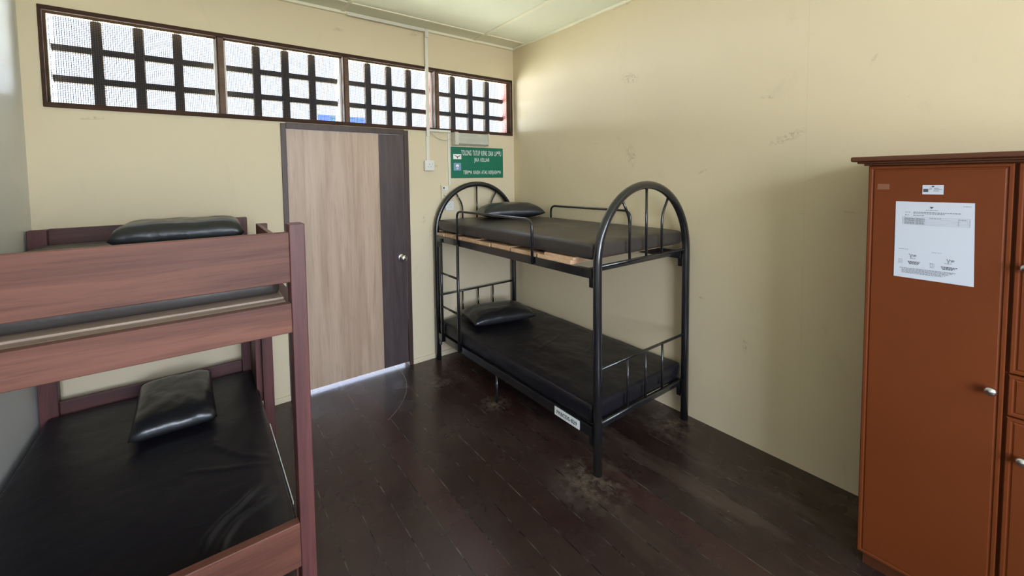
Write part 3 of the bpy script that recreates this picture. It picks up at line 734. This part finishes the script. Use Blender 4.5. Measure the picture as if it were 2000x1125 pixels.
# ------------------------------------------------------------------ wardrobe
XF = -0.5
cb = thing('wardrobe', (-0.26, -3.3, 0), 'tall reddish brown wooden wardrobe with steel knobs against the right wall', 'wardrobe')
y0, y1 = -3.668, -2.925
obj('carcass', B(XF+0.020, -0.004, y0, y1, 0.07, 1.700, bev=0.002), M_cab, cb)
obj('plinth', B(XF+0.045, -0.02, y0+0.02, y1-0.015, 0.0, 0.07), M_corn, cb)
b = nb(); bx(b, XF+0.004, -0.004, y0-0.012, y1+0.012, 1.700, 1.708, 0.002); bx(b, XF-0.016, -0.004, y0-0.03, y1+0.030, 1.708, 1.716, 0.003)
bx(b, XF-0.030, -0.004, y0-0.045, y1+0.048, 1.716, 1.736, 0.006, 3)
obj('cornice', b, M_corn, cb, 'dark stepped cornice')
def door(name, ya, yb, za, zb, knob, m=M_cab):
    # slab with a raised bead round the edge and a shallow routed groove inside it
    bm = nb(); x = XF
    ring = [(0.0, 0.018), (0.0, 0.004), (0.003, 0.0), (0.010, 0.0), (0.0135, 0.0035), (0.016, 0.003), (0.019, 0.0008)]
    loops = []
    for (ins, dep) in ring:
        loops.append([bm.verts.new((x+dep, ya+ins*sa, za+ins if sb > 0 else zb-ins)) for (sa, sb) in ()] or
                     [bm.verts.new((x+dep, ya+ins, za+ins)), bm.verts.new((x+dep, yb-ins, za+ins)), bm.verts.new((x+dep, yb-ins, zb-ins)), bm.verts.new((x+dep, ya+ins, zb-ins))])
    for i in range(len(loops)-1):
        for j in range(4): bm.faces.new((loops[i][j], loops[i][(j+1) % 4], loops[i+1][(j+1) % 4], loops[i+1][j]))
    bm.faces.new(loops[-1]); bm.faces.new(loops[0][::-1])
    o = obj(name, bm, m, cb)
    b = nb(); lathe(b, [(0, 0.008), (0.008, 0.006), (0.013, 0.010), (0.018, 0.0155), (0.024, 0.0155), (0.029, 0.011), (0.031, 0.0)], (XF+0.001, knob[0], knob[1]), (-1, 0, 0), 20)
    obj('knob', b, M_knob, o, 'round steel knob')
    return o
door('door', -3.296, y1-0.004, 0.075, 1.697, (-3.268, 0.912))
door('door', -3.664, -3.304, 0.985, 1.697, (-3.332, 1.350))
door('drawer', -3.664, -3.304, 0.838, 0.980, (-3.484, 0.909))
door('door', -3.664, -3.304, 0.075, 0.833, (-3.342, 0.700))

# papers stuck on the wardrobe door.  local frame: u to the right in view (-y), v up
def sheet(name, uv, th, m, label, cat):
    (ul, vt), (ur, vtr), (url, vb), (ull, vbl) = uv
    c = thing(name, (XF, (ul+ur)/2, vb), label, cat)
    bm = nb(); xs_ = XF+0.0004
    f = [bm.verts.new((xs_-th, y, z)) for y, z in uv]; g = [bm.verts.new((xs_, y, z)) for y, z in uv]
    bm.faces.new(f); bm.faces.new(g[::-1])
    for i in range(4): bm.faces.new((f[i], g[i], g[(i+1) % 4], f[(i+1) % 4]))
    return c, obj('sheet', bm, m, c)
c, shp = sheet('paper_notice', [(-3.012, 1.559), (-3.213, 1.559), (-3.219, 1.263), (-3.013, 1.266)], 0.0012, M_paper,
          'white printed inventory page taped to the wardrobe door', 'paper')
def P(u, v):  # page coordinates 0..1 from top-left, v down
    return (-3.0125-0.203*u, 1.560-0.296*v)
def strokes(bm, u0, u1, v, h=0.006, gapp=0.22, word=0.03):
    u = u0
    while u < u1:
        w_ = word*random.uniform(0.5, 1.3); e_ = min(u+w_, u1)
        (ya, za), (yb, zb) = P(u, v), P(e_, v+h)
        bx(bm, XF-0.0013, XF-0.0009, min(ya, yb), max(ya, yb), min(za, zb), max(za, zb)); u = e_+word*gapp
def line(*a, m=M_ink, name='text_line'):
    bm = nb(); strokes(bm, *a); obj(name, bm, m, shp)
for a in ((0.40, 0.56, 0.105), (0.86, 0.95, 0.045, 0.006), (0.13, 0.20, 0.135, 0.008), (0.24, 0.84, 0.132, 0.010), (0.24, 0.64, 0.150, 0.008),
          (0.13, 0.18, 0.172, 0.008), (0.24, 0.38, 0.172, 0.010), (0.45, 0.60, 0.205, 0.007), (0.82, 0.90, 0.210, 0.007), (0.06, 0.19, 0.62, 0.005),
          (0.50, 0.62, 0.635, 0.005), (0.22, 0.30, 0.735, 0.006), (0.66, 0.75, 0.755, 0.006)): line(*a)
for k in range(6): line(0.13, 0.26, 0.212+k*0.014, 0.008); line(0.28, 0.39, 0.212+k*0.014, 0.008)
for k in range(4): line(0.06, 0.12, 0.755+k*0.017, 0.006); line(0.48, 0.54, 0.775+k*0.017, 0.006)
for k in range(5): line(0.08+0.03*min(k, 1), 0.80-0.04*k, 0.865+k*0.015, 0.008)
for k in range(3): line(0.19+0.01*k, 0.35-0.01*k, 0.775+k*0.014, 0.009, m=M_inkd, name='stamp_line'); line(0.62+0.01*k, 0.82-0.03*k, 0.800+k*0.014, 0.009, m=M_inkd, name='stamp_line')
bm = nb()
for v in (0.198, 0.222, 0.240, 0.258, 0.276, 0.294):
    (ya, za), (yb, zb) = P(0.10, v), P(0.94, v+0.0018); bx(bm, XF-0.0013, XF-0.0009, yb, ya, zb, za)
for u in (0.10, 0.125, 0.27, 0.81, 0.94):
    (ya, za), (yb, zb) = P(u, 0.198), P(u+0.003, 0.296); bx(bm, XF-0.0013, XF-0.0009, yb, ya, zb, za)
obj('table_lines', bm, M_ink, shp)
bm = nb()
def crest(bm, u, v, s, fn):
    pts = [(-1, 0.8), (-0.55, 0.55), (-0.2, 0.8), (0, 0.6), (0.2, 0.8), (0.55, 0.55), (1, 0.8), (0.75, 0.0), (0.35, -0.3), (0, -0.8), (-0.35, -0.3), (-0.75, 0.0)]
    cy_, cz_ = fn(u, v); vs = [bm.verts.new((XF-0.0014, cy_-a*s, cz_+b_*s)) for a, b_ in pts]; bm.faces.new(vs)
crest(bm, 0.475, 0.075, 0.0050, P)
obj('crest', bm, M_inkd, shp)
for (u, v) in ((0.20, 0.70), (0.68, 0.72)):
    pts = []
    for k in range(24):
        s = k/23.0; y_, z_ = P(u+0.10*s, v-0.03*math.sin(s*16)*(1-s)-0.012*math.cos(s*31))
        pts.append((XF-0.0012, y_, z_))
    obj('signature', tube(nb(), pts, 0.0004, 6), M_inkd, shp)
c2, sh2 = sheet('card_label', [(-3.083, 1.623), (-3.137, 1.623), (-3.137, 1.588), (-3.083, 1.588)], 0.0010, M_paper,
           'small white card stuck above the page on the wardrobe door', 'card')
bm = nb(); Q = lambda u, v: (-3.083-0.054*u, 1.623-0.035*v)
(ya, za), (yb, zb) = Q(0.04, 0.42), Q(0.28, 0.75); bx(bm, XF-0.0011, XF-0.0007, yb, ya, zb, za); obj('stamp', bm, M_inkd, sh2)
bm = nb(); crest(bm, 0.5, 0.18, 0.0042, Q); obj('crest', bm, M_inkd, sh2)
for (u0, u1, v) in ((0.33, 0.46, 0.30), (0.30, 0.44, 0.44), (0.55, 0.78, 0.32), (0.55, 0.92, 0.44), (0.53, 0.80, 0.60)):
    (ya, za), (yb, zb) = Q(u0, v), Q(u1, v+0.06); obj('text_line', B(XF-0.0011, XF-0.0007, yb, ya, zb, za), M_ink, sh2)
c3, sh3 = sheet('tape_scrap', [(-2.957, 1.627), (-2.992, 1.626), (-2.992, 1.605), (-2.956, 1.604)], 0.0006, M_tape,
           'faded scrap of tape near the upper left of the wardrobe door', 'tape')
